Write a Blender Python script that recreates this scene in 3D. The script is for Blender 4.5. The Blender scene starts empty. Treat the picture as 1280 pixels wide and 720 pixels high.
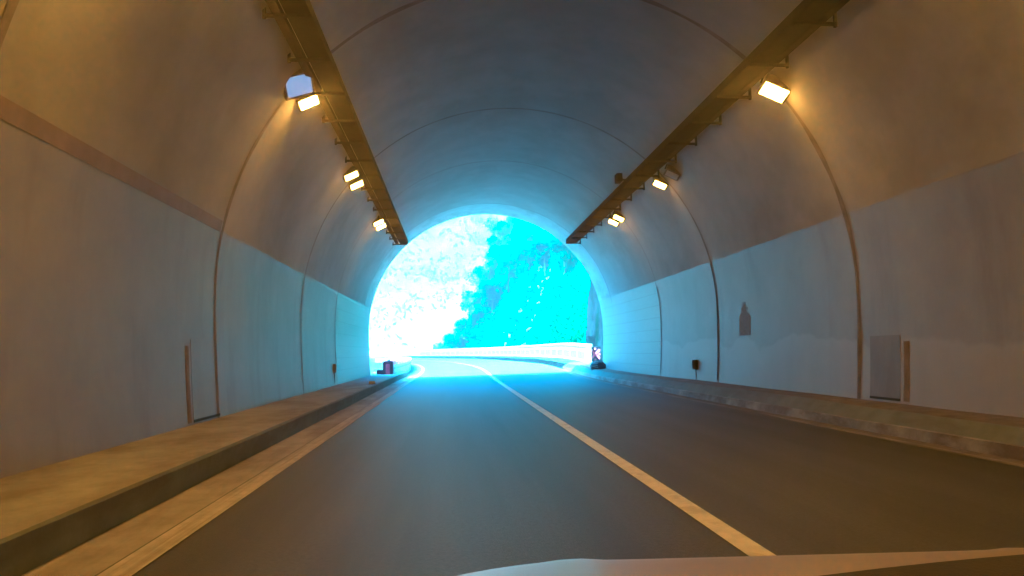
import bpy, bmesh, math, random
import numpy as np
from mathutils import Vector, Matrix, noise

random.seed(7); RNG = np.random.default_rng(11)
S = bpy.context.scene
COL = S.collection
R_ = math.radians

# ---------------------------------------------------------------- materials
def mat(name, col=(.3, .3, .3), rough=.8, var=.12, scale=3.0, bump=.0, metal=0.0, spec=.4,
        stain=None, stain_amt=.5, stain_scale=(1, 1, 1), stain_lo=.5, stain_hi=.62, bscale=None):
    """noise-varied principled material in object space (metres)"""
    m = bpy.data.materials.new(name); m.use_nodes = True
    nt = m.node_tree; N = nt.nodes; L = nt.links
    p = N['Principled BSDF']
    p.inputs['Roughness'].default_value = rough
    p.inputs['Metallic'].default_value = metal
    p.inputs['Specular IOR Level'].default_value = spec
    tc = N.new('ShaderNodeTexCoord')
    n1 = N.new('ShaderNodeTexNoise'); n1.inputs['Scale'].default_value = scale
    n1.inputs['Detail'].default_value = 6; n1.inputs['Roughness'].default_value = .65
    L.new(tc.outputs['Object'], n1.inputs['Vector'])
    r = N.new('ShaderNodeValToRGB')
    r.color_ramp.elements[0].position = .3; r.color_ramp.elements[1].position = .7
    lo = [max(0, c * (1 - var)) for c in col]; hi = [min(1, c * (1 + var)) for c in col]
    r.color_ramp.elements[0].color = (*lo, 1); r.color_ramp.elements[1].color = (*hi, 1)
    L.new(n1.outputs['Fac'], r.inputs['Fac'])
    out = r.outputs['Color']
    if stain:
        mp = N.new('ShaderNodeMapping'); mp.inputs['Scale'].default_value = stain_scale
        L.new(tc.outputs['Object'], mp.inputs['Vector'])
        n2 = N.new('ShaderNodeTexNoise'); n2.inputs['Scale'].default_value = 1
        n2.inputs['Detail'].default_value = 5; n2.inputs['Roughness'].default_value = .6
        L.new(mp.outputs['Vector'], n2.inputs['Vector'])
        mr = N.new('ShaderNodeMapRange')
        mr.inputs['From Min'].default_value = stain_lo; mr.inputs['From Max'].default_value = stain_hi
        mr.inputs['To Max'].default_value = stain_amt
        L.new(n2.outputs['Fac'], mr.inputs['Value'])
        mx = N.new('ShaderNodeMixRGB'); mx.inputs['Color2'].default_value = (*stain, 1)
        L.new(mr.outputs['Result'], mx.inputs['Fac']); L.new(out, mx.inputs['Color1'])
        out = mx.outputs['Color']
    L.new(out, p.inputs['Base Color'])
    if bump:
        b = N.new('ShaderNodeBump'); b.inputs['Strength'].default_value = bump; b.inputs['Distance'].default_value = .02
        nb = N.new('ShaderNodeTexNoise'); nb.inputs['Scale'].default_value = bscale or scale * 12
        nb.inputs['Detail'].default_value = 4
        L.new(tc.outputs['Object'], nb.inputs['Vector'])
        L.new(nb.outputs['Fac'], b.inputs['Height']); L.new(b.outputs['Normal'], p.inputs['Normal'])
    m['_out'] = 0
    return m

def add_lines(m, w, h, thick, col, amt, uvmap=True):
    """brick joints over the UV (metres) of a mesh, mixed over the base colour"""
    nt = m.node_tree; N = nt.nodes; L = nt.links; p = N['Principled BSDF']
    src = p.inputs['Base Color'].links[0].from_socket
    tc = N.new('ShaderNodeTexCoord')
    b = N.new('ShaderNodeTexBrick'); b.inputs['Scale'].default_value = 1
    b.inputs['Brick Width'].default_value = w; b.inputs['Row Height'].default_value = h
    b.inputs['Mortar Size'].default_value = thick; b.inputs['Mortar Smooth'].default_value = .1
    b.inputs['Color1'].default_value = (0, 0, 0, 1); b.inputs['Color2'].default_value = (0.0, 0.0, 0.0, 1)
    b.inputs['Mortar'].default_value = (1, 1, 1, 1); b.offset = 0.0
    L.new(tc.outputs['UV'], b.inputs['Vector'])
    ma = N.new('ShaderNodeMath'); ma.operation = 'MULTIPLY'; ma.inputs[1].default_value = amt
    L.new(b.outputs['Color'], ma.inputs[0])
    mx = N.new('ShaderNodeMixRGB'); mx.inputs['Color2'].default_value = (*col, 1)
    L.new(ma.outputs[0], mx.inputs['Fac']); L.new(src, mx.inputs['Color1'])
    L.new(mx.outputs['Color'], p.inputs['Base Color'])
    return m

def emit(name, col, strength):
    m = bpy.data.materials.new(name); m.use_nodes = True
    N = m.node_tree.nodes; p = N['Principled BSDF']
    p.inputs['Base Color'].default_value = (.6, .5, .35, 1)
    p.inputs['Emission Color'].default_value = (*col, 1); p.inputs['Emission Strength'].default_value = strength
    return m

LAMP_COL = (1.0, .21, .001)
M = {}
M['vault'] = mat('vault_concrete', (.36, .355, .355), .8, .14, .9, .25, stain=(.24, .22, .2), stain_amt=.5, stain_scale=(.35, .22, .35), bscale=9)
M['wall'] = mat('painted_wall', (.28, .27, .268), .55, .10, 1.1, .12, stain=(.17, .15, .13), stain_amt=.55, stain_scale=(.6, 1.1, .22), stain_lo=.52, stain_hi=.72, bscale=14)
def repaint(m):
    # an old, paler coat low on the right wall, with a ragged upper edge
    nt = m.node_tree; N = nt.nodes; L = nt.links; p = N['Principled BSDF']; src = p.inputs['Base Color'].links[0].from_socket
    tc = N.new('ShaderNodeTexCoord'); sp = N.new('ShaderNodeSeparateXYZ'); L.new(tc.outputs['Object'], sp.inputs[0])
    nz = N.new('ShaderNodeTexNoise'); nz.inputs['Scale'].default_value = .55; nz.inputs['Detail'].default_value = 5; L.new(tc.outputs['Object'], nz.inputs['Vector'])
    a = N.new('ShaderNodeMath'); a.operation = 'MULTIPLY_ADD'; a.inputs[1].default_value = 1.6; L.new(nz.outputs['Fac'], a.inputs[0]); L.new(sp.outputs['Z'], a.inputs[2])
    b = N.new('ShaderNodeMapRange'); b.inputs['From Min'].default_value = 2.2; b.inputs['From Max'].default_value = 2.28; b.inputs['To Min'].default_value = .35; b.inputs['To Max'].default_value = 0
    L.new(a.outputs[0], b.inputs['Value'])
    c = N.new('ShaderNodeMath'); c.operation = 'GREATER_THAN'; c.inputs[1].default_value = 2; L.new(sp.outputs['X'], c.inputs[0])
    d = N.new('ShaderNodeMath'); d.operation = 'MULTIPLY'; L.new(b.outputs[0], d.inputs[0]); L.new(c.outputs[0], d.inputs[1])
    mx = N.new('ShaderNodeMixRGB'); mx.inputs['Color2'].default_value = (.48, .47, .46, 1); L.new(d.outputs[0], mx.inputs['Fac']); L.new(src, mx.inputs['Color1'])
    # dark chips and splashes
    n2 = N.new('ShaderNodeTexNoise'); n2.inputs['Scale'].default_value = 3.2; n2.inputs['Detail'].default_value = 7; n2.inputs['Roughness'].default_value = .7; L.new(tc.outputs['Object'], n2.inputs['Vector'])
    e = N.new('ShaderNodeMapRange'); e.inputs['From Min'].default_value = .69; e.inputs['From Max'].default_value = .75; e.inputs['To Max'].default_value = .6; L.new(n2.outputs['Fac'], e.inputs['Value'])
    m2 = N.new('ShaderNodeMixRGB'); m2.inputs['Color2'].default_value = (.1, .09, .08, 1); L.new(e.outputs[0], m2.inputs['Fac']); L.new(mx.outputs['Color'], m2.inputs['Color1'])
    L.new(m2.outputs['Color'], p.inputs['Base Color'])
repaint(M['wall'])
M['tile'] = add_lines(mat('tiled_wall', (.22, .225, .23), .5, .08, 1.2, .08, stain=(.22, .22, .2), stain_amt=.4, stain_scale=(.8, .8, .3)), 30, .42, .012, (.12, .12, .12), .75)
M['collar'] = add_lines(mat('board_marked_concrete', (.45, .46, .46), .8, .14, 1.4, .25, stain=(.2, .2, .18), stain_amt=.55, stain_scale=(1.2, .6, 1.2)), .24, 30, .010, (.16, .16, .16), .6)
M['joint'] = mat('joint_sealant', (.035, .033, .03), .9, .3, 6)
M['old_joint'] = mat('leached_joint', (.2, .175, .15), .9, .35, 3)
M['concrete'] = mat('concrete', (.33, .32, .30), .85, .2, 2.2, .3, stain=(.16, .13, .09), stain_amt=.7, stain_scale=(1.1, .5, 1.1), stain_lo=.45, stain_hi=.65)
M['kerb'] = mat('kerb_concrete', (.16, .18, .155), .85, .2, 2.6, .3, stain=(.11, .10, .08), stain_amt=.6, stain_scale=(2, .6, 2.5))
M['gutter'] = mat('gutter_concrete', (.36, .33, .28), .85, .2, 2, .3, stain=(.15, .12, .08), stain_amt=.7, stain_scale=(2.5, .45, 1), stain_lo=.42, stain_hi=.66)
M['stone'] = mat('kerb_stone', (.30, .29, .27), .8, .4, 1.6, .3, stain=(.12, .09, .06), stain_amt=.8, stain_scale=(1.5, .9, 2), stain_lo=.45, stain_hi=.6)
M['dirt'] = mat('dirty_ledge', (.14, .115, .085), .95, .4, 3, .5, stain=(.3, .27, .23), stain_amt=.5, stain_scale=(2, .8, 2), stain_lo=.55, stain_hi=.7)
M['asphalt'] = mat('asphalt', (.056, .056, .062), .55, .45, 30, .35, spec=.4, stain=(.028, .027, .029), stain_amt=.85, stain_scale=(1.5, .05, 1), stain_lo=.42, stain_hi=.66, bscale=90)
M['paint_white'] = mat('road_paint', (.74, .72, .62), .6, .14, 5, .1, stain=(.3, .28, .24), stain_amt=.35, stain_scale=(3, 3, 3), stain_lo=.55)
M['paint_cream'] = mat('worn_road_paint', (.46, .43, .34), .7, .25, 4, .1, stain=(.2, .17, .12), stain_amt=.6, stain_scale=(14, .35, 1), stain_lo=.45, stain_hi=.6)
M['paint_dirty'] = mat('dirty_road_paint', (.24, .22, .19), .8, .3, 3, .1, stain=(.1, .09, .075), stain_amt=.8, stain_scale=(8, .5, 1), stain_lo=.42, stain_hi=.58)
M['steel'] = mat('galvanised_steel', (.028, .034, .038), .9, .2, 4, .0, spec=0)
M['dark_steel'] = mat('dark_steel', (.030, .033, .035), .9, .3, 5, .0, spec=0)
M['housing'] = mat('lamp_housing', (.16, .16, .165), .5, .2, 6)
M['lens_off'] = mat('lamp_glass_off', (.72, .74, .76), .25, .05, 6, spec=.6)
M['lens_on'] = emit('lamp_glass_lit', LAMP_COL, 25)
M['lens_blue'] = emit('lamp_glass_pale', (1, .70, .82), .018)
M['lens_mid'] = emit('lamp_glass_lit_mid', LAMP_COL, 13)  # strength lowered so the near right walls stay darker
M['lens_end'] = emit('lamp_glass_lit_dim', LAMP_COL, 7)
M['door'] = mat('niche_door_paint', (.215, .20, .188), .6, .12, 3, .1, stain=(.16, .14, .12), stain_amt=.4, stain_scale=(3, 3, .7))
M['rust'] = mat('rusty_streak', (.20, .155, .105), .9, .35, 5, .1)
M['slot'] = mat('dark_slot', (.01, .01, .01), .9, .1)
M['faded'] = mat('faded_stencil', (.235, .232, .235), .8, .25, 14)
M['plastic'] = mat('grey_plastic', (.5, .5, .48), .5, .1, 6)
M['yellow'] = mat('yellow_reflector', (.75, .55, .02), .35, .08, 8)
M['white_par'] = mat('whitewashed_concrete', (.74, .71, .66), .8, .08, 1.2, .2, stain=(.5, .46, .4), stain_amt=.5, stain_scale=(.8, .4, 1.5))
M['panel'] = mat('grey_panel', (.42, .43, .42), .8, .12, 1.4, .2)
M['red'] = mat('red_paint', (.55, .045, .05), .5, .15, 4)
M['dark_end'] = mat('dark_barrier_end', (.10, .07, .10), .7, .25, 5)
M['pink'] = mat('pink_board_paint', (.62, .16, .26), .6, .12, 6)
M['bag'] = mat('black_sack', (.025, .025, .028), .5, .3, 8, .2)
M['strap'] = mat('pale_strap', (.45, .45, .43), .7, .1, 8)
M['bonnet'] = mat('pale_car_paint', (.235, .19, .17), .4, .03, 2, spec=.4)
M['dash'] = mat('dark_dashboard', (.022, .018, .016), .75, .2, 9, .1, bscale=300)
M['soil'] = mat('grassy_ground', (.09, .11, .07), .95, .4, .3, .5, stain=(.17, .165, .14), stain_amt=.6, stain_scale=(.15, .15, .15))
M['slope'] = mat('green_slope', (.045, .10, .035), .95, .45, .25, .6, stain=(.04, .07, .03), stain_amt=.6, stain_scale=(.12, .12, .12), bscale=2)
M['dry_slope'] = mat('dry_hillside', (.46, .385, .24), .95, .3, .05, .6, stain=(.26, .25, .16), stain_amt=.5, stain_scale=(.035, .035, .05), stain_lo=.5, stain_hi=.6, bscale=.6)
M['rock'] = mat('rock_cut', (.02, .021, .022), .95, .6, .9, .9, spec=.02, stain=(.012, .018, .01), stain_amt=.7, stain_scale=(.7, .7, .3), bscale=3)  # base kept near black, standing in for shade on the rock
M['boulder'] = mat('pale_rubble', (.2, .19, .15), .9, .2, 1.5, .4)
M['bark'] = mat('bark', (.035, .04, .025), .9, .3, 3, .4)
def leaf_mat(name, a, b, scale):
    m = mat(name, a, .7, .0, scale); nt = m.node_tree; r = [n for n in nt.nodes if n.type == 'VALTORGB'][0]
    r.color_ramp.elements[0].color = (*a, 1); r.color_ramp.elements[1].color = (*b, 1)
    r.color_ramp.elements[0].position = .38; r.color_ramp.elements[1].position = .62
    N = nt.nodes; L = nt.links; p = N['Principled BSDF']; t = N.new('ShaderNodeBsdfTranslucent'); mx = N.new('ShaderNodeMixShader'); mx.inputs['Fac'].default_value = .5
    L.new(p.inputs['Base Color'].links[0].from_socket, t.inputs['Color'])
    L.new(p.outputs['BSDF'], mx.inputs[1]); L.new(t.outputs['BSDF'], mx.inputs[2]); L.new(mx.outputs['Shader'], N['Material Output'].inputs['Surface'])
    return m
M['lit_asphalt'] = mat('sunlit_asphalt', (.20, .21, .21), .75, .15, 1.1, .3, stain=(.155, .165, .165), stain_amt=.6, stain_scale=(1.2, .06, 1), bscale=90)  # paler copy of the asphalt, sunlight and its bounce put into the colour
M['leaf'] = leaf_mat('spur_leaves', (.036, .105, .020), (.055, .125, .028), .35)
M['leaf_tree'] = leaf_mat('tree_leaves', (.05, .125, .028), (.062, .14, .034), .9)
M['leaf_dry'] = leaf_mat('dry_leaves', (.39, .33, .21), (.46, .385, .24), .05)

# ---------------------------------------------------------------- helpers
def link(name, me, m, parent=None):
    o = bpy.data.objects.new(name, me)
    if m is not None and not me.materials: me.materials.append(m)
    COL.objects.link(o)
    if parent is not None: o.parent = parent
    return o

def from_py(name, v, f, m, parent=None, smooth=False, uv=None):
    me = bpy.data.meshes.new(name); me.from_pydata(v, [], f)
    if smooth: me.polygons.foreach_set('use_smooth', [True] * len(me.polygons))
    if uv is not None:
        l = me.uv_layers.new(name='UVMap')
        for lp in me.loops: l.data[lp.index].uv = uv[lp.vertex_index]
    me.update()
    return link(name, me, m, parent)

def from_bm(name, bm, m, parent=None, smooth=False):
    bmesh.ops.recalc_face_normals(bm, faces=bm.faces)
    me = bpy.data.meshes.new(name); bm.to_mesh(me); bm.free()
    if smooth: me.polygons.foreach_set('use_smooth', [True] * len(me.polygons))
    return link(name, me, m, parent)

def empty(name, loc, label, cat, group=None, rot=None):
    o = bpy.data.objects.new(name, None); COL.objects.link(o); o.location = loc
    o.empty_display_size = .2
    if rot: o.rotation_euler = rot
    return tag(o, label, cat, group)

def tag(o, label, cat, group=None):
    o['label'] = label; o['category'] = cat
    if group: o['group'] = group
    return o

def struct(o): o['kind'] = 'structure'; return o
def stuff(o): o['kind'] = 'stuff'; return o

def box(bm, c, s, rot=None, bevel=0):
    mx = Matrix.Translation(c)
    if rot is not None: mx = mx @ rot.to_4x4()
    mx = mx @ Matrix.Diagonal((*s, 1))
    r = bmesh.ops.create_cube(bm, size=1, matrix=mx)
    if bevel:
        es = {e for v in r['verts'] for e in v.link_edges}
        bmesh.ops.bevel(bm, geom=list(es), offset=bevel, segments=2, affect='EDGES', profile=.6)

def tube(bm, pts, r, seg=8):
    pts = [Vector(p) for p in pts]; rings = []
    for i, p in enumerate(pts):
        t = (pts[min(i + 1, len(pts) - 1)] - pts[max(i - 1, 0)]).normalized()
        a = t.cross(Vector((0, 0, 1)) if abs(t.z) < .9 else Vector((1, 0, 0))).normalized(); b = t.cross(a)
        rr = r[i] if isinstance(r, (list, tuple)) else r
        rings.append([bm.verts.new(p + (a * math.cos(k * 2 * math.pi / seg) + b * math.sin(k * 2 * math.pi / seg)) * rr) for k in range(seg)])
    for i in range(len(rings) - 1):
        for k in range(seg):
            bm.faces.new((rings[i][k], rings[i][(k + 1) % seg], rings[i + 1][(k + 1) % seg], rings[i + 1][k]))
    bm.faces.new(rings[0][::-1]); bm.faces.new(rings[-1])

# ---------------------------------------------------------------- road axis
# the lane line of the left edge is lateral -1.91, road runs along +Y in the tunnel, then bends left and banks
MOUTH = 36.8
def heading_rate(s):
    if s < 44: return 0.0
    if s < 85: return 1 / 430
    if s < 125: return 1 / 190
    return 1 / 90
PATH = []
x, y, th, s = 0.0, -62.0, 0.0, -62.0
while s < 330:
    PATH.append((s, x, y, th)); ds = 1.0
    th += heading_rate(s) * ds; x += -math.sin(th) * ds; y += math.cos(th) * ds; s += ds
def frame(s):
    i = min(max(int(math.floor(s + 62)), 0), len(PATH) - 2); t = s + 62 - i
    a, b = PATH[i], PATH[i + 1]
    return (a[1] + (b[1] - a[1]) * t, a[2] + (b[2] - a[2]) * t, a[3] + (b[3] - a[3]) * t)
def bank(s):
    t = min(max((s - 30) / 25, 0), 1); return .045 * t * t * (3 - 2 * t)
def P(s, lat, z=0.0):
    X, Y, th = frame(s)
    return (X + math.cos(th) * lat, Y + math.sin(th) * lat, z + bank(s) * (lat + 1.9) if lat > -1.9 else z)

def s_range(s0, s1, step):
    n = max(1, int(round((s1 - s0) / step)))
    return [s0 + (s1 - s0) * i / n for i in range(n + 1)]

def sweep(name, prof, s0, s1, m, parent=None, step=1.0, smooth=False, cap=True, closed=False):
    """sweep a lateral/height profile along the road"""
    ss = s_range(s0, s1, step); k = len(prof); v = []; f = []
    for s in ss: v += [P(s, a, b) for a, b in prof]
    for i in range(len(ss) - 1):
        for j in range(k if closed else k - 1):
            a = i * k + j; b = i * k + (j + 1) % k
            f.append((a, a + k, b + k, b))
    if closed and cap:
        f.append(tuple(range(k))); f.append(tuple(reversed(range((len(ss) - 1) * k, len(ss) * k))))
    return from_py(name, v, f, m, parent, smooth)

# ---------------------------------------------------------------- road, kerbs, markings
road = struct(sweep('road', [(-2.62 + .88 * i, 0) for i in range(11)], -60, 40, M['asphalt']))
struct(sweep('road', [(-2.62 + .88 * i, 0) for i in range(11)], 40, 320, M['lit_asphalt']))  # lighter copy begins at the portal's shadow edge, sunlight painted in
struct(sweep('gutter', [(-2.60, .004), (-2.14, .004)], -60, 44, M['gutter']))
struct(sweep('gutter', [(5.95, .004), (6.16, .004)], -60, 44, M['dirt']))
struct(sweep('edge_line', [(-2.12, .008), (-1.91, .008)], -60, 44, M['paint_cream']))
struct(sweep('edge_line', [(-2.12, .008), (-1.91, .008)], 44, 300, M['paint_white']))
struct(sweep('edge_line', [(5.80, .008), (5.95, .008)], -60, 300, M['paint_dirty']))
struct(sweep('lane_line', [(1.80, .006), (1.97, .006)], -60, 60, M['paint_white']))
struct(sweep('lane_line', [(1.80, .006), (1.97, .006)], 60, 300, M['paint_white']))
# left pavement: kerb face and slab top as two sheets that meet at the arris
def wavy(s, k): return .012 * noise.noise((s * .9, k, 0)) + .02 * noise.noise((s * .17, k + 5, 0))
def sweep_w(name, prof, s0, s1, m, step=.5, amp=1.0):
    ss = s_range(s0, s1, step); k = len(prof); v = []; f = []
    for s in ss: v += [P(s, a + amp * wavy(s, round(a * 10) + round(b * 10)), b + amp * .6 * wavy(s + 40, round(a * 10) + round(b * 10))) for a, b in prof]
    for i in range(len(ss) - 1):
        for j in range(k - 1):
            a = i * k + j; f.append((a, a + k, a + k + 1, a + 1))
    return from_py(name, v, f, m)
struct(sweep_w('kerb', [(-2.61, -.08), (-2.60, .02), (-2.575, .245), (-2.60, .27)], -60, 44, M['kerb']))
struct(sweep_w('pavement', [(-2.60, .27), (-3.2, .275), (-4.3, .285)], -60, 44, M['concrete']))
struct(sweep_w('kerb', [(6.16, -.08), (6.19, .145), (6.235, .15)], -60, 44, M['stone'], amp=1.5))
struct(sweep_w('kerb', [(6.235, .15), (6.40, .325), (6.44, .335)], -60, 44, M['kerb'], amp=1.5))
struct(sweep_w('pavement', [(6.44, .335), (6.8, .345), (7.6, .36)], -60, 44, M['dirt'], amp=1.5))

# ---------------------------------------------------------------- tunnel
XC, RT, ZC = 1.6, 5.55, 2.3
def half_w(z):
    return RT - .10 * ((ZC - z) / 2.2) ** 2 if z < ZC else math.sqrt(max(0, RT * RT - (z - ZC) ** 2))
# profile by arc length from left base over the crown to right base
def prof_pts(z_base=-.1, n=96, off=0.0):
    pts = []
    lo = [z_base + (ZC - z_base) * i / 14 for i in range(14)]
    for z in lo: pts.append((XC - half_w(z) + off, z))
    for i in range(n + 1):
        a = math.pi - math.pi * i / n
        pts.append((XC + (RT - off) * math.cos(a), ZC + (RT - off) * math.sin(a)))
    for z in reversed(lo): pts.append((XC + half_w(z) - off, z))
    return pts
def arc_slice(pts, zl, zr, part):
    """part: 'left' wall below zl, 'vault', 'right' wall below zr"""
    res = []
    for i in range(len(pts)):
        x, z = pts[i]
        side = 'L' if x < XC else 'R'
        lim = zl if side == 'L' else zr
        res.append(z <= lim)
    out = []
    def cut(a, b, lim):
        t = (lim - a[1]) / (b[1] - a[1]); return (a[0] + (b[0] - a[0]) * t, lim)
    n = len(pts); half = n // 2
    iL = max(i for i in range(half) if pts[i][1] <= zl)
    iR = min(i for i in range(half, n) if pts[i][1] <= zr)
    cL = cut(pts[iL], pts[iL + 1], zl); cR = cut(pts[iR - 1], pts[iR], zr)
    if part == 'left': return pts[:iL + 1] + [cL]
    if part == 'right': return [cR] + pts[iR:]
    return [cL] + pts[iL + 1:iR] + [cR]

def shell(name, pts, ys, m, parent, thick=0.0):
    k = len(pts); v = []; uv = []; f = []
    arc = [0.0]
    for i in range(1, k): arc.append(arc[-1] + math.dist(pts[i], pts[i - 1]))
    for y in ys:
        for i, (x, z) in enumerate(pts): v.append((x, y, z)); uv.append((y, arc[i]))
    for j in range(len(ys) - 1):
        for i in range(k - 1):
            a = j * k + i; f.append((a, a + 1, a + 1 + k, a + k))
    if thick:
        base = len(v)
        nrm = []
        for i in range(k):
            a = pts[max(i - 1, 0)]; b = pts[min(i + 1, k - 1)]
            dx, dz = b[0] - a[0], b[1] - a[1]; l = math.hypot(dx, dz); nrm.append((-dz / l, dx / l))
        for y in ys:
            for i, (x, z) in enumerate(pts):
                v.append((x + nrm[i][0] * thick, y, z + nrm[i][1] * thick)); uv.append((y, arc[i]))
        for j in range(len(ys) - 1):
            for i in range(k - 1):
                a = base + j * k + i; f.append((a, a + k, a + 1 + k, a + 1))
        e = (len(ys) - 1) * k
        for st, fl in ((0, 0), (e, 1)):          # end faces get their own corners so that shading stays crisp
            q = len(v)
            for i in range(k): v += [v[st + i], v[base + st + i]]; uv += [uv[st + i], uv[st + i]]
            for i in range(k - 1):
                g = (q + 2 * i, q + 2 * i + 1, q + 2 * i + 3, q + 2 * i + 2); f.append(g[::-1] if fl else g)
    return from_py(name, v, f, m, parent, True, uv)

ZL, ZR = 3.37, 3.62
COLLAR0 = 34.0
tunnel = empty('tunnel', (0, 0, 0), 'arched concrete road tunnel with pale lower walls and a bright mouth', 'tunnel')
T0 = -60
PT = prof_pts()
def ys_range(a, b, st=2.0): return s_range(a, b, st)
shell('vault', arc_slice(PT, ZL, ZR, 'vault'), ys_range(T0, COLLAR0), M['vault'], tunnel, .4)
R1, R2, R3 = 13.2, 20.5, 26.3
shell('side_wall', arc_slice(PT, ZL, ZR, 'left'), ys_range(T0, R3), M['wall'], tunnel, .4)
shell('side_wall', arc_slice(PT, ZL, ZR, 'right'), ys_range(T0, R3), M['wall'], tunnel, .4)
o = shell('tiled_wall', arc_slice(PT, ZL, ZR, 'left'), ys_range(R3, MOUTH), M['tile'], tunnel, .4); o['label'] = 'tiled lower wall beside the mouth, left side'
o = shell('tiled_wall', arc_slice(PT, ZL, ZR, 'right'), ys_range(R3, MOUTH), M['tile'], tunnel, .4); o['label'] = 'tiled lower wall beside the mouth, right side'
o = shell('mouth_collar', arc_slice(PT, ZL, ZR, 'vault'), ys_range(COLLAR0, MOUTH, .7), M['collar'], tunnel, .5); o['label'] = 'board marked concrete collar round the mouth'
end = [(x, T0, z) for x, z in PT]
from_py('sky_light_cap', end, [tuple(range(len(end)))], M['vault'], tunnel)  # cap added out of view to keep sky light out of the open end

def ring(name, y, w, proud, m, zmin=-1, zmax=99, side=None):
    pts = [p for p in prof_pts(off=proud) if zmin <= p[1] <= zmax and (side is None or (p[0] < XC) == (side == 'L'))]
    v = []; f = []
    jit = lambda i: .02 * noise.noise((i * .13, y, 0))
    for i, (x, z) in enumerate(pts):
        ww = w * (1 + .5 * noise.noise((i * .21, y * 3, 2)))
        for yy in (y - ww / 2 + jit(i), y + ww / 2 + jit(i)): v.append((x, yy, z))
    for i in range(len(pts) - 1): f.append((2 * i, 2 * i + 2, 2 * i + 3, 2 * i + 1))
    return from_py(name, v, f, m, tunnel)
for y, w, mt in ((R1 - 13.4, .14, 'old_joint'), (R1 - 6.7, .14, 'old_joint'), (R1, .13, 'old_joint'), (R2, .10, 'old_joint'), (R3, .06, 'old_joint')):
    ring('ring_joint', y, w, .006, M[mt], zmin=.2)
ring('ring_joint', COLLAR0, .045, .006, M['joint'], zmin=3.3)
ring('ring_joint', R2 + .05, .07, .010, M['joint'], .34, 3.6, 'R')
ring('ring_joint', R3 + .02, .07, .010, M['joint'], .34, 3.7, 'R')
ring('ring_joint', R3 + .02, .06, .010, M['joint'], .3, 3.4, 'L')

# wall frame: a point on the wall at height z, side, and the outward (into the tunnel) direction
def wall_pt(side, z, off=0.0):
    w = half_w(z)
    return (XC - w + off) if side == 'L' else (XC + w - off)
def wall_rect(name, side, y0, y1, z0, z1, off, m, parent, thick=.02, n=5):
    """thin curved panel hugging the wall"""
    v = []; f = []; zs = [z0 + (z1 - z0) * i / n for i in range(n + 1)]
    for z in zs:
        for y in (y0, y1):
            v.append((wall_pt(side, z, off), y, z)); v.append((wall_pt(side, z, off - thick), y, z))
    for i in range(n):
        a = i * 4; b = a + 4
        f += [(a, a + 2, b + 2, b), (a, b, b + 1, a + 1), (a + 2, a + 3, b + 3, b + 2)]
    f += [(0, 1, 3, 2), (n * 4, n * 4 + 2, n * 4 + 3, n * 4 + 1)]
    return from_py(name, v, f, m, parent)

def niche(side, y0, y1, z0, z1, label, streak_y, streak_w):
    dm = M['door'] if side == 'R' else M['wall']
    t = empty('niche_door', (wall_pt(side, z0), (y0 + y1) / 2, z0), label, 'door')
    c = Vector(t.location)
    for nm, a, b, p, q, off, th, mm in (('door_panel', y0, y1, z0, z1, .004, .02, 'door'), ('rust_stripe', streak_y, streak_y + streak_w, z0, z1 - .1, .003, .02, 'rust'),
                                       ('floor_slot', y0, y1, z0 - .005, z0 + .035, .008, .02, 'slot')):
        o = wall_rect(nm, side, a, b, p, q, off, dm if mm == 'door' else M[mm], None, th)
        o.data.transform(Matrix.Translation(-c)); o.parent = t
niche('R', 11.95, 12.85, .39, 1.44, 'flat grey niche door in the right wall with a rusty brown stripe beside it', 11.70, .16)
niche('L', 12.0, 13.3, .315, 1.55, 'faint niche door in the left wall above a dark floor slot', 11.75, .16)

M['dado'] = mat('faded_dado', (.25, .195, .165), .7, .2, 2)
o = wall_rect('dado_stripe', 'L', -59, R1 - .1, ZL - .02, ZL + .16, .006, M['dado'], tunnel, .02)
# faded stencil of an extinguisher on the right wall
def stencil():
    pts = [(-.16, 0), (.16, 0), (.17, .55), (.12, .68), (.05, .72), (.05, .78), (.12, .84), (.05, .9), (.04, 1.05), (-.04, 1.05), (-.05, .9), (-.12, .86), (-.05, .78), (-.05, .72), (-.12, .68), (-.17, .55)]
    pts = [(a * 2.3, b * .78) for a, b in pts]; y, z = 18.6, 1.58
    v = [(wall_pt('R', z + b, .006), y + a, z + b) for a, b in pts]
    v2 = [(wall_pt('R', z + b, -.01), y + a, z + b) for a, b in pts]
    n = len(pts); c = Vector((wall_pt('R', z), y, z))
    vv = [Vector(p) - c for p in v + v2]
    f = [tuple(range(n)), tuple(reversed(range(n, 2 * n)))] + [(i, i + n, (i + 1) % n + n, (i + 1) % n) for i in range(n)]
    o = from_py('wall_stencil', [tuple(p) for p in vv], f, M['faded']); o.location = c
    tag(o, 'faded grey extinguisher shaped stencil painted on the right wall', 'wall sign')
stencil()

def socket_box(side, y, z, s, mt, label):
    t = empty('junction_box', (wall_pt(side, z, 0), y, z), label, 'junction box')
    sg = 1 if side == 'L' else -1
    bm = bmesh.new(); box(bm, (sg * .045, 0, 0), (.09, s[0], s[1]), bevel=.008); from_bm('box_body', bm, M[mt], t)
    bm = bmesh.new(); box(bm, (sg * .097, 0, 0), (.012, s[0] * .8, s[1] * .8), bevel=.003); from_bm('lid', bm, M[mt], t)
    bm = bmesh.new(); tube(bm, [(sg * .03, 0, -s[1] / 2), (sg * .03, 0, -s[1] / 2 - .35)], .012); from_bm('conduit', bm, M['dark_steel'], t)
socket_box('L', 25.8, .82, (.22, .30), 'plastic', 'small pale junction box low on the left wall')
socket_box('R', 22.4, .80, (.26, .28), 'dark_steel', 'small dark junction box low on the right wall')

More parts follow.
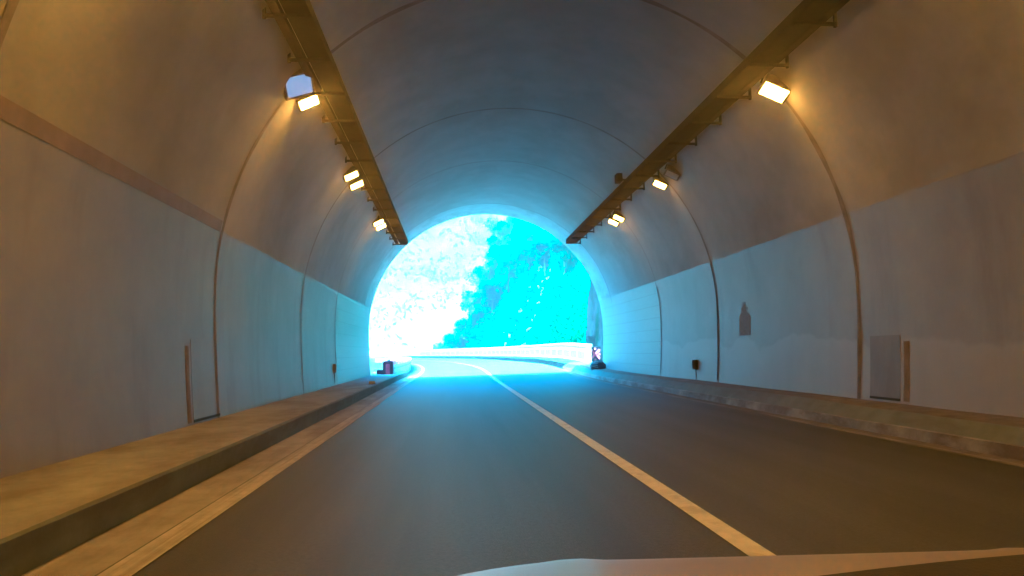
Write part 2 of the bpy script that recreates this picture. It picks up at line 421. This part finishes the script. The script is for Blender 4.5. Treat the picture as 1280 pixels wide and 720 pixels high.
# ---------------------------------------------------------------- cable trays
def tray(side, label):
    hs = -1 if side == 'L' else 1
    hw = 3.50 if side == 'L' else 3.32; zt0 = 5.95
    t = empty('cable_tray', (XC + hs * hw, 0, zt0), label, 'cable tray')
    def X(d): return hs * d                      # d: distance outwards from the inner edge
    y0, y1 = -20, 33.2; L = y1 - y0; cy = (y0 + y1) / 2
    gap = .05 if side == 'L' else .006
    bm = bmesh.new()
    box(bm, (X(.17), cy, .0), (.34, L, .02)); box(bm, (X(.01), cy, .08), (.02, L, .14)); box(bm, (X(.33), cy, .08), (.02, L, .14))
    from_bm('tray_channel', bm, M['steel'], t)
    bm = bmesh.new(); box(bm, (X(.34 + gap + .065), cy, .03), (.13, L, .09)); from_bm('outer_rail', bm, M['dark_steel'], t)
    rnd = random.Random(3 if hs < 0 else 4)
    for k in range(5):
        bm = bmesh.new(); d = .06 + .05 * k
        tube(bm, [(X(d), y, .035 + .012 * rnd.random()) for y in s_range(y0, y1 - .1, 2.6)], .017, 6); from_bm('cable', bm, M['dark_steel'], t)
    y = 4.0
    while y < y1:
        bm = bmesh.new()
        box(bm, (X(.32), y, -.035), (.66, .05, .045))
        top = ZC + math.sqrt(RT * RT - (hw + .63) ** 2) - zt0
        box(bm, (X(.63), y, (top - .06) / 2 + .02), (.04, .045, abs(top + .06) + .08))
        from_bm('bracket', bm, M['dark_steel'], t); y += 1.62
    return t
tray('L', 'long dark cable tray hung under the left side of the vault')
tray('R', 'long dark cable tray hung under the right side of the vault')
jb = empty('tray_box', (XC + 3.12, 21.4, 6.12), 'small dark box on a bracket inside the right cable tray', 'junction box')
bm = bmesh.new(); box(bm, (0, 0, 0), (.16, .34, .24), bevel=.01); from_bm('box_body', bm, M['dark_steel'], jb)
bm = bmesh.new(); box(bm, (.15, 0, -.04), (.16, .05, .04)); from_bm('bracket', bm, M['dark_steel'], jb)

# ---------------------------------------------------------------- floodlights
def lamp(side, y, label, lit='on', size=(.36, .31), group='floodlights under the vault', tilt=-14):
    hs = -1 if side == 'L' else 1
    hw = 4.14
    t = empty('floodlight', (XC + hs * hw, y, 5.80), label, 'floodlight', group)
    # tilt so that the lens looks down, towards the road axis and a little back along the tunnel
    rot = (Matrix.Rotation(R_(tilt), 3, 'X') @ Matrix.Rotation(R_(27) * hs, 3, 'Y'))
    w, l = size
    bm = bmesh.new(); box(bm, (0, 0, .075), (w + .06, l + .06, .15), bevel=.02)
    for k in range(5): box(bm, (-.16 + .08 * k, 0, .165), (.012, l, .04))
    bm.transform(rot.to_4x4()); from_bm('housing', bm, M['housing'], t)
    bm = bmesh.new()
    box(bm, (0, 0, -.003), (w - .03, l - .05, .005)); bm.transform(rot.to_4x4())
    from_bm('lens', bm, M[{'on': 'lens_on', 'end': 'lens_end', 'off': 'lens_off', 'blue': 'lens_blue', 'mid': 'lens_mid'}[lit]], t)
    bm = bmesh.new()
    for e in (-1, 1): tube(bm, [rot @ Vector((e * (w / 2 + .05), 0, .08)), rot @ Vector((e * (w / 2 + .05), 0, .26)), (hs * .12 + e * .05, .05, .42)], .016, 6)
    from_bm('bracket', bm, M['dark_steel'], t)
    return t
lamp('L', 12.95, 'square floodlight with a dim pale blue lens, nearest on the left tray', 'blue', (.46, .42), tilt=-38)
lamp('L', 13.85, 'lit floodlight just behind the pale blue one on the left')
lamp('L', 19.7, 'front lit floodlight of the middle pair on the left', 'end')
lamp('L', 20.8, 'rear lit floodlight of the middle pair on the left', 'end')
lamp('L', 26.9, 'front lit floodlight of the last pair on the left', 'end')
lamp('L', 27.8, 'rear lit floodlight of the last pair on the left', 'end')
lamp('R', 13.1, 'large single glaring floodlight beside the right tray', 'mid', (.46, .40))
lamp('R', 19.6, 'unlit floodlight with dark housing in the middle pair on the right', 'off')
lamp('R', 20.8, 'only lit floodlight of the middle pair on the right', 'end')
lamp('R', 26.2, 'front lit floodlight of the last pair on the right', 'end')
lamp('R', 27.1, 'rear lit floodlight of the last pair on the right', 'end')
for yy in (7.0, .4, -6.2):
    for sd in 'LR':
        lamp(sd, yy, 'lit floodlight of the row overhead, beyond the frame of the picture', 'on' if sd == 'L' else 'mid', (.46, .40))

# small yellow kerb reflector
t = empty('kerb_reflector', P(26.3, -2.72, .275), 'tiny yellow reflector standing on the left kerb', 'reflector')
bm = bmesh.new(); box(bm, (0, 0, .05), (.20, .06, .10), bevel=.01); from_bm('reflector_face', bm, M['yellow'], t)
bm = bmesh.new(); box(bm, (0, .02, .008), (.24, .12, .016), bevel=.004); from_bm('base', bm, M['dark_steel'], t)

# sack by the right side of the mouth
t = empty('sack', (6.66, 35.7, .36), 'dark lumpy sack with pale straps lying at the right foot of the mouth', 'sack')
bm = bmesh.new(); bmesh.ops.create_icosphere(bm, subdivisions=4, radius=1)
for v in bm.verts:
    v.co *= 1 + .14 * noise.noise(v.co * 2.3) + .05 * noise.noise(v.co * 6)
    v.co = Vector((v.co.x * .36, v.co.y * .3, max(v.co.z, -.62) * .26 + .17))
from_bm('sack_body', bm, M['bag'], t, True)
for q, zz in ((0, .25), (1, .07)):
    bm = bmesh.new(); tube(bm, [(-.05 - .36 * math.sin(a) - .02 * q, -.30 - .03 * math.sin(a), zz + .13 * math.cos(a)) for a in [i * math.pi / 10 for i in range(11)]], .02, 6)
    from_bm('strap', bm, M['strap'], t, True)

# ---------------------------------------------------------------- outside: portal, mountain over the tunnel
def portal():
    t = empty('portal_wall', (XC, MOUTH, 0), 'concrete headwall standing round the tunnel mouth', 'portal wall')
    inner = [(x - XC, z) for x, z in prof_pts(off=-.45)]
    n = len(inner); x1 = 13.0; top = 9.3
    def outer(p):
        # radial projection on to the rectangle
        dx, dz = p[0], p[1] - ZC
        k = min([c for c in ((x1 / abs(dx)) if dx else 1e9, ((top - ZC) / dz) if dz > 0 else 1e9)])
        return (dx * k, ZC + dz * k)
    rows = []
    for p in inner:
        q = outer(p) if p[1] >= ZC else (math.copysign(x1, p[0]), p[1]); rows.append((p, q))
    v = []; f = []
    for p, q in rows: v += [(p[0], -.9, p[1]), (q[0], -.9, q[1]), (q[0], -.05, q[1]), (p[0], -.05, p[1])]
    for i in range(n - 1):
        a = 4 * i; b = a + 4
        f += [(a, b, b + 1, a + 1), (a + 1, b + 1, b + 2, a + 2), (a + 2, b + 2, b + 3, a + 3), (a + 3, b + 3, b, a)]
    from_py('headwall', v, f, M['collar'], t)
    bm = bmesh.new(); box(bm, (0, -.45, top + .18), (2 * x1 + .4, 1.2, .32), bevel=.03); from_bm('coping', bm, M['concrete'], t)
portal()

def heightfield(name, x0, x1, y0, y1, nx, ny, h, m):
    v = []; f = []
    for j in range(ny + 1):
        for i in range(nx + 1):
            X = x0 + (x1 - x0) * i / nx; Y = y0 + (y1 - y0) * j / ny; v.append((X, Y, h(X, Y)))
    for j in range(ny):
        for i in range(nx):
            a = j * (nx + 1) + i; f.append((a, a + 1, a + nx + 2, a + nx + 1))
    return from_py(name, v, f, m, None, True)
def fbm(x, y, s, o=4, z=0.0):
    return noise.fractal((x * s, y * s, z), 1.0, 2.0, o)
# mountain the tunnel runs through (sheet that stays above the vault, skirts at its sides reach the ground)
def h_mount(X, Y):
    d = max(0, 35.6 - Y); h = 9.0 + min(d * .75, 42) + fbm(X, Y, .05) * min(d * .12, 4)
    a = abs(X - XC)
    return h - (h + 3) * max(0, (a - 70) / 30) ** 1 if a > 70 else h
struct(heightfield('mountain', XC - 100, XC + 100, -120, 35.9, 80, 60, lambda X, Y: h_mount(X, Y) if Y > -100 else -3, M['slope']))

# ground far and wide
def h_ground(X, Y): return -1.6
gv = [(-900, 36, -1.7), (900, 36, -1.7), (900, 1400, -1.7), (-900, 1400, -1.7), (-900, -400, -1.7), (900, -400, -1.7)]
struct(from_py('ground', gv, [(0, 1, 2, 3), (4, 5, 1, 0)], M['soil']))
# shoulders beside the road outside
struct(sweep('verge', [(-2.64, -.02), (-4.2, -.1), (-9, -.5), (-30, -1.4), (-60, -1.75)], 36.9, 150, M['soil']))
struct(sweep('verge', [(6.18, .34), (7.9, .36), (8.4, .3), (10, -.4), (16, -1.75)], 44, 150, M['soil']))
struct(sweep('verge', [(7.6, .36), (9.5, .30), (13, .2)], 36.9, 44, M['soil']))

# parapets of the open road
def parapet(name, lat, s0, s1, h, wth, face, label, band, bands):
    X, Y, th = frame(s0); base = Vector(P(s0, lat, 0))
    t = empty(name, base, label, 'parapet')
    def sw(nm, prof, a, b, m, step=1.0):
        o = sweep(nm, prof, a, b, m, None, step, closed=True); o.data.transform(Matrix.Translation(-base)); o.parent = t; return o
    zb = .25 if face < 0 else .2
    l0, l1 = (lat, lat + wth)
    sw('parapet_wall', [(l0, zb - .8), (l1, zb - .8), (l1, zb + h), (l0, zb + h)], s0, s1, M['white_par'])
    sw('coping', [(l0 - .06, zb + h), (l1 + .06, zb + h), (l1 + .06, zb + h + .14), (l0 - .06, zb + h + .14)], s0, s1, M[band])
    s = s0 + .5; k = 0
    fl = l0 - .012 if face < 0 else l1 + .012
    while s < min(s1, bands):
        a, b = (fl, fl + .02) if face < 0 else (fl - .02, fl)
        sw('inset_panel', [(a, zb + .28), (b, zb + .28), (b, zb + h * .72), (a, zb + h * .72)], s, s + 2.2, M['panel']); s += 2.7
    return t
par = parapet('parapet', 7.35, 43, 200, .98, .32, -1, 'long whitewashed parapet along the outer edge of the bend', 'white_par', 130)
parl = parapet('parapet', -3.32, 38.2, 120, .52, .32, 1, 'low parapet on the left with a red and white striped top', 'white_par', 70)
base = parl.location.copy()
s = 38.3; k = 0
while s < 62:
    if k % 3 != 2:
        o = sweep('red_stripe', [(-3.40, .72), (-2.92, .72), (-2.92, .915), (-3.40, .915)], s, s + .8, M['red'], None, .4, closed=True)
        o.data.transform(Matrix.Translation(-base)); o.parent = parl
    s += .85; k += 1
bm = bmesh.new(); box(bm, (.16, -.25, .47), (.50, .34, .84), bevel=.04); box(bm, (.2, -.2, .93), (.14, .14, .09), bevel=.02)
box(bm, (-.22, -.25, .30), (.34, .30, .42), bevel=.04)
bm.transform(Matrix.Translation((0, 0, .0))); o = from_bm('end_block', bm, M['dark_end'], parl); o['label'] = 'dark end block facing the tunnel'
bm = bmesh.new(); box(bm, (.16, -.43, .52), (.2, .012, .5)); from_bm('reflector_patch', bm, M['pink'], parl)

# red and dark warning board right of the parapet end
t = empty('warning_board', (7.95, 43.4, .45), 'dark warning board with a pink cross beside the right parapet end', 'warning board')
bm = bmesh.new(); box(bm, (0, 0, .55), (.66, .05, .95), bevel=.01); from_bm('board', bm, M['bag'], t)
bm = bmesh.new()
for a in (45, -45): box(bm, (0, -.035, .58), (.13, .012, .72), Matrix.Rotation(R_(a), 3, 'Y'))
box(bm, (0, -.037, .58), (.16, .012, .16)); 
for dx, dz in ((-.24, 0), (.24, 0), (0, .3), (0, -.3)): box(bm, (dx, -.036, .58 + dz), (.11, .012, .11))
from_bm('cross_mark', bm, M['pink'], t)
for dx in (-.22, .22):
    bm = bmesh.new(); tube(bm, [(dx, .045, -.6), (dx, .045, .9)], .03); from_bm('post', bm, M['dark_steel'], t)

# ---------------------------------------------------------------- hills
FOOT = [(36, 10.6), (50, 10.2), (75, 11.5), (100, 9.5), (125, 4.5), (145, .8), (158, -.5), (170, 4), (190, 20), (230, 60)]
def foot(Y):
    for (a, p), (b, q) in zip(FOOT, FOOT[1:]):
        if Y <= b: return p + (q - p) * max(0, (Y - a)) / (b - a)
    return FOOT[-1][1]
def h_spur(X, Y):
    d = X - foot(Y) + 2.2 * fbm(X, Y, .09, 3, 3.0)
    h = -1.7 + max(-1, d) * 2.25
    if d > 24: h = -1.7 + 54 + min((d - 24) * .5, 14)
    return h + 1.5 * fbm(X, Y, .22, 3)
spur = struct(heightfield('hillside', -12, 130, 36.5, 235, 150, 170, h_spur, M['slope']))
def h_far(X, Y):
    d = Y - 215 + .25 * X + 20 * fbm(X, Y, .012, 3)
    return -1.75 + min(max(-1, d) * .62, 74) + 7 * fbm(X, Y, .03, 4) * min(max(d / 40, 0), 1)
far = struct(heightfield('far_hillside', -420, 330, 150, 620, 130, 90, h_far, M['dry_slope']))

def leaf_cloud(name, P3, size, m, spread=1.0, flat=.55):
    """many small bent leaf-clump quads at the given points"""
    n = len(P3); c = np.asarray(P3, float)
    a = RNG.normal(size=(n, 3)); a /= np.linalg.norm(a, axis=1)[:, None]
    b = RNG.normal(size=(n, 3)); b -= (a * b).sum(1)[:, None] * a; b /= np.linalg.norm(b, axis=1)[:, None]
    sz = size * RNG.uniform(.5, 1.5, (n, 1))
    q = np.stack([c + a * sz, c + b * sz * flat, c - a * sz, c - b * sz * flat], 1).reshape(-1, 3)
    me = bpy.data.meshes.new(name); me.vertices.add(4 * n); me.vertices.foreach_set('co', q.astype(np.float32).ravel())
    me.loops.add(4 * n); me.loops.foreach_set('vertex_index', np.arange(4 * n, dtype=np.int32))
    me.polygons.add(n); me.polygons.foreach_set('loop_start', np.arange(0, 4 * n, 4, dtype=np.int32))
    me.update(); me.validate()
    me.materials.append(m)
    return me
def cover(name, hf, n, xr, yr, size, m, clump, thick):
    pts = []
    while len(pts) < n:
        X = random.uniform(*xr); Y = random.uniform(*yr)
        d = X - foot(Y) if hf is h_spur else 1
        if hf is h_spur and (d < -1 or d > 34): continue
        g = fbm(X, Y, clump, 3, 9.0)
        if g < -.25: continue
        z = hf(X, Y)
        k = 1 + int(6 * max(0, g + .3))
        for _ in range(k):
            pts.append((X + random.gauss(0, thick * .8), Y + random.gauss(0, thick * .8), z + abs(random.gauss(.2, thick)) * (.6 + max(0, g))))
    o = bpy.data.objects.new(name, leaf_cloud(name, pts, size, m)); COL.objects.link(o); return stuff(o)
cover('undergrowth', h_spur, 110000, (-4, 48), (40, 178), .24, M['leaf'], .12, .55)
cover('undergrowth', h_far, 15000, (-110, 70), (195, 430), .75, M['leaf_dry'], .03, 1.6)

# trees along the edge of the spur
def tree_meshes(seed, h):
    rnd = random.Random(seed)
    bm = bmesh.new(); tp = [(0, 0, -.5), (.1, .05, h * .3), (-.05, .12, h * .6), (.1, 0, h * .9)]
    tube(bm, tp, [.24, .18, .11, .04], 7); limbs = []
    for k in range(8):
        a = rnd.uniform(0, 6.28); z = h * rnd.uniform(.3, .8); l = h * rnd.uniform(.16, .3)
        e = (math.cos(a) * l, math.sin(a) * l, z + l * .6); limbs.append((e, l)); tube(bm, [(0, 0, z), e], [.08, .025], 5)
    bmesh.ops.recalc_face_normals(bm, faces=bm.faces); tm = bpy.data.meshes.new('trunk'); bm.to_mesh(tm); bm.free(); tm.materials.append(M['bark'])
    pts = []
    for e, l in limbs + [((0, 0, h * .92), h * .2), ((.2, .1, h * .7), h * .24)]:
        r = l * rnd.uniform(.55, .85)
        for _ in range(330):
            v = Vector((rnd.gauss(0, 1), rnd.gauss(0, 1), rnd.gauss(0, 1))).normalized() * r * rnd.random() ** .4
            pts.append((e[0] + v.x, e[1] + v.y, e[2] + v.z * .8))
    return tm, leaf_cloud('crown', pts, .2, M['leaf_tree'])
TV = [tree_meshes(21 + i, hh) for i, hh in enumerate((7.5, 6.2, 8.6))]
k = 0
TREES = [(1.2, 146), (2.2, 150), (.2, 152), (3.6, 149), (4.8, 152), (5.9, 150), (7.3, 152), (8.6, 151), (10, 153), (4.4, 138), (6.8, 132), (9.2, 128), (12, 122), (13.5, 112), (-.9, 155), (11.6, 151), (15, 140), (17, 126), (14.6, 100), (19, 118)]
for X, Y in TREES:
    tm, cm = TV[k % 3]
    t = empty('tree', (X, Y, h_spur(X, Y) - .2), 'leafy green tree on the steep hillside right of the road', 'tree', 'trees on the steep hillside', (0, 0, random.uniform(0, 6.28)))
    sc = random.uniform(.7, 1.15); t.scale = (sc,) * 3
    for nm, me in (('trunk', tm), ('crown', cm)):
        o = bpy.data.objects.new(nm, me); COL.objects.link(o); o.parent = t
    k += 1

# rock cut close to the mouth, right
def rock():
    bm = bmesh.new(); nx, nz = 40, 40; V = {}
    for i in range(nx + 1):
        for j in range(nz + 1):
            s = 37.2 + 13 * i / nx; z = -.8 + 13 * j / nz
            X = 7.78 + .04 * z + .06 * (s - 37) + .3 * noise.fractal((s * .35, z * .3, 1), 1.0, 2.0, 5)
            if i in (0,): X = max(X, 7.74)
            V[i, j] = bm.verts.new((X, s, z))
    for i in range(nx):
        for j in range(nz): bm.faces.new((V[i, j], V[i + 1, j], V[i + 1, j + 1], V[i, j + 1]))
    top = [bm.verts.new((14, V[i, nz].co.y, 14)) for i in range(nx + 1)]
    for i in range(nx): bm.faces.new((V[i, nz], V[i + 1, nz], top[i + 1], top[i]))
    e = [V[nx, j] for j in range(nz + 1)]
    b = [bm.verts.new((15, 50.5, v.co.z)) for v in e]
    for j in range(nz): bm.faces.new((e[j], b[j], b[j + 1], e[j + 1]))
    return struct(from_bm('rock_face', bm, M['rock'], None, False))
rock()
# pale rubble chute on the slope
rp = []
for i in range(70):
    Y = 112 + random.uniform(-5, 5); X = foot(Y) + .7 + i * .14 + random.gauss(0, .6)
    rp.append((X, Y, h_spur(X, Y) + .3))
bm = bmesh.new()
for (X, Y, Z) in rp:
    r = bmesh.ops.create_icosphere(bm, subdivisions=2, radius=random.uniform(.12, .42), matrix=Matrix.Translation((X, Y, Z)) @ Matrix.Rotation(random.random() * 6, 4, (1, 1, 0)))
    for v in r['verts']: v.co += Vector((noise.noise(v.co * 1.3), noise.noise(v.co * 1.3 + Vector((5, 0, 0))), noise.noise(v.co * 1.3 + Vector((0, 5, 0))))) * .2
stuff(from_bm('rubble', bm, M['boulder'], None, False))

# ---------------------------------------------------------------- the car the picture is taken from
def car():
    t = empty('car', (.61, 1.0, 0), 'pale bonnet and dark dashboard of the car at the bottom edge', 'car')
    nx, ny = 40, 16; hw = .82; v = []; f = []
    for j in range(ny + 1):
        u = j / ny; Y = -.28 + .75 * u
        for i in range(nx + 1):
            q = -1 + 2 * i / nx; X = q * hw * (1 - .05 * u)
            edge = abs(q)
            z = .974 - .012 * X - .045 * u * u - .020 * u - .26 * max(0, edge - .5) ** 2 - .35 * max(0, edge - .9) ** 1.3 * 3
            z += .004 * math.exp(-((edge - .52) / .05) ** 2)
            if u > .85: z -= ((u - .85) / .15) ** 2 * .12
            v.append((X, Y, z))
    for j in range(ny):
        for i in range(nx):
            a = j * (nx + 1) + i; f.append((a, a + 1, a + nx + 2, a + nx + 1))
    from_py('bonnet', v, f, M['bonnet'], t, True)
    # dashboard top: dark ledge inside the windscreen
    v = []; f = []
    for j in range(9):
        u = j / 8; Y = -.70 + .30 * u
        for i in range(31):
            q = -1 + 2 * i / 30
            z = 1.125 - .03 * q * q - .0 * u
            v.append((q * .72, Y - .10 * q * q, z))
    for j in range(8):
        for i in range(30):
            a = j * 31 + i; f.append((a, a + 1, a + 32, a + 31))
    from_py('dashboard', v, f, M['dash'], t, True)
car()

# ---------------------------------------------------------------- air
bm = bmesh.new(); box(bm, (-30, 260, 44), (960, 800, 96))
m = bpy.data.materials.new('hazy_air'); m.use_nodes = True
N = m.node_tree.nodes; N.remove(N['Principled BSDF'])
pv = N.new('ShaderNodeVolumePrincipled'); pv.inputs['Color'].default_value = (1, .97, .94, 1); pv.inputs['Density'].default_value = .0062
pv.inputs['Anisotropy'].default_value = .78
m.node_tree.links.new(pv.outputs['Volume'], N['Material Output'].inputs['Volume'])
stuff(from_bm('haze', bm, m))

# ---------------------------------------------------------------- light
sun_dir = Vector((-.42, -.34, .84)).normalized()
elev = math.asin(sun_dir.z); az = math.atan2(sun_dir.x, sun_dir.y)
w = bpy.data.worlds.new('World'); S.world = w; w.use_nodes = True
nt = w.node_tree; bg = nt.nodes['Background']
sky = nt.nodes.new('ShaderNodeTexSky'); sky.sky_type = 'NISHITA'; sky.sun_disc = False
sky.sun_elevation = elev; sky.sun_rotation = az; sky.dust_density = 2.0
nt.links.new(sky.outputs['Color'], bg.inputs['Color']); bg.inputs['Strength'].default_value = .15
sl = bpy.data.lights.new('sun', 'SUN'); sl.energy = 5; sl.angle = R_(.5); sl.color = (1, .965, .91)
so = bpy.data.objects.new('sun', sl); COL.objects.link(so); so.rotation_euler = sun_dir.to_track_quat('Z', 'Y').to_euler(); so.location = (0, 40, 60)

# ---------------------------------------------------------------- camera
F = 970.0 / 1280
cam = bpy.data.cameras.new('camera'); co = bpy.data.objects.new('camera', cam); COL.objects.link(co)
cam.sensor_width = 36; cam.lens = 36 * F; cam.clip_start = .05; cam.clip_end = 3000
co.location = (0, 0, 1.29)
# +Y must fall on pixel (567, 440): direction of +Y in camera axes
d = Vector(((567 - 640) / 970, -(440 - 360) / 970, -1)).normalized()
roll = R_(1.0)
# undo the roll, then solve pitch and yaw
dr = Matrix.Rotation(roll, 3, 'Z').inverted() @ d if False else Matrix.Rotation(-roll, 3, 'Z') @ d
pitch = math.atan2(-dr.y, math.hypot(dr.x, dr.z)); 
yaw = math.atan2(dr.x, -dr.z)
# Rx(pitch) with the horizon kept level: exact yaw about world Z
best = None
for i in range(-60, 61):
    for j in range(-60, 61):
        yw = yaw + i * 3e-4; pt = pitch + j * 3e-4
        Rm = Matrix.Rotation(yw, 3, 'Z') @ Matrix.Rotation(math.pi / 2 + pt, 3, 'X') @ Matrix.Rotation(-roll, 3, 'Z')
        e = (Rm.transposed() @ Vector((0, 1, 0)) - d).length
        if best is None or e < best[0]: best = (e, yw, pt, Rm)
co.rotation_euler = best[3].to_euler()
S.camera = co

vs = S.view_settings
vs.view_transform = 'Standard'; vs.look = 'None'; vs.gamma = 1; vs.use_curve_mapping = False
vs.exposure = 4.55
vs.use_white_balance = True; vs.white_balance_temperature = 2850; vs.white_balance_tint = -40
S.render.engine = 'CYCLES'
S.cycles.use_denoising = True
S.cycles.max_bounces = 8; S.cycles.diffuse_bounces = 6; S.cycles.glossy_bounces = 3
S.cycles.sample_clamp_indirect = 6
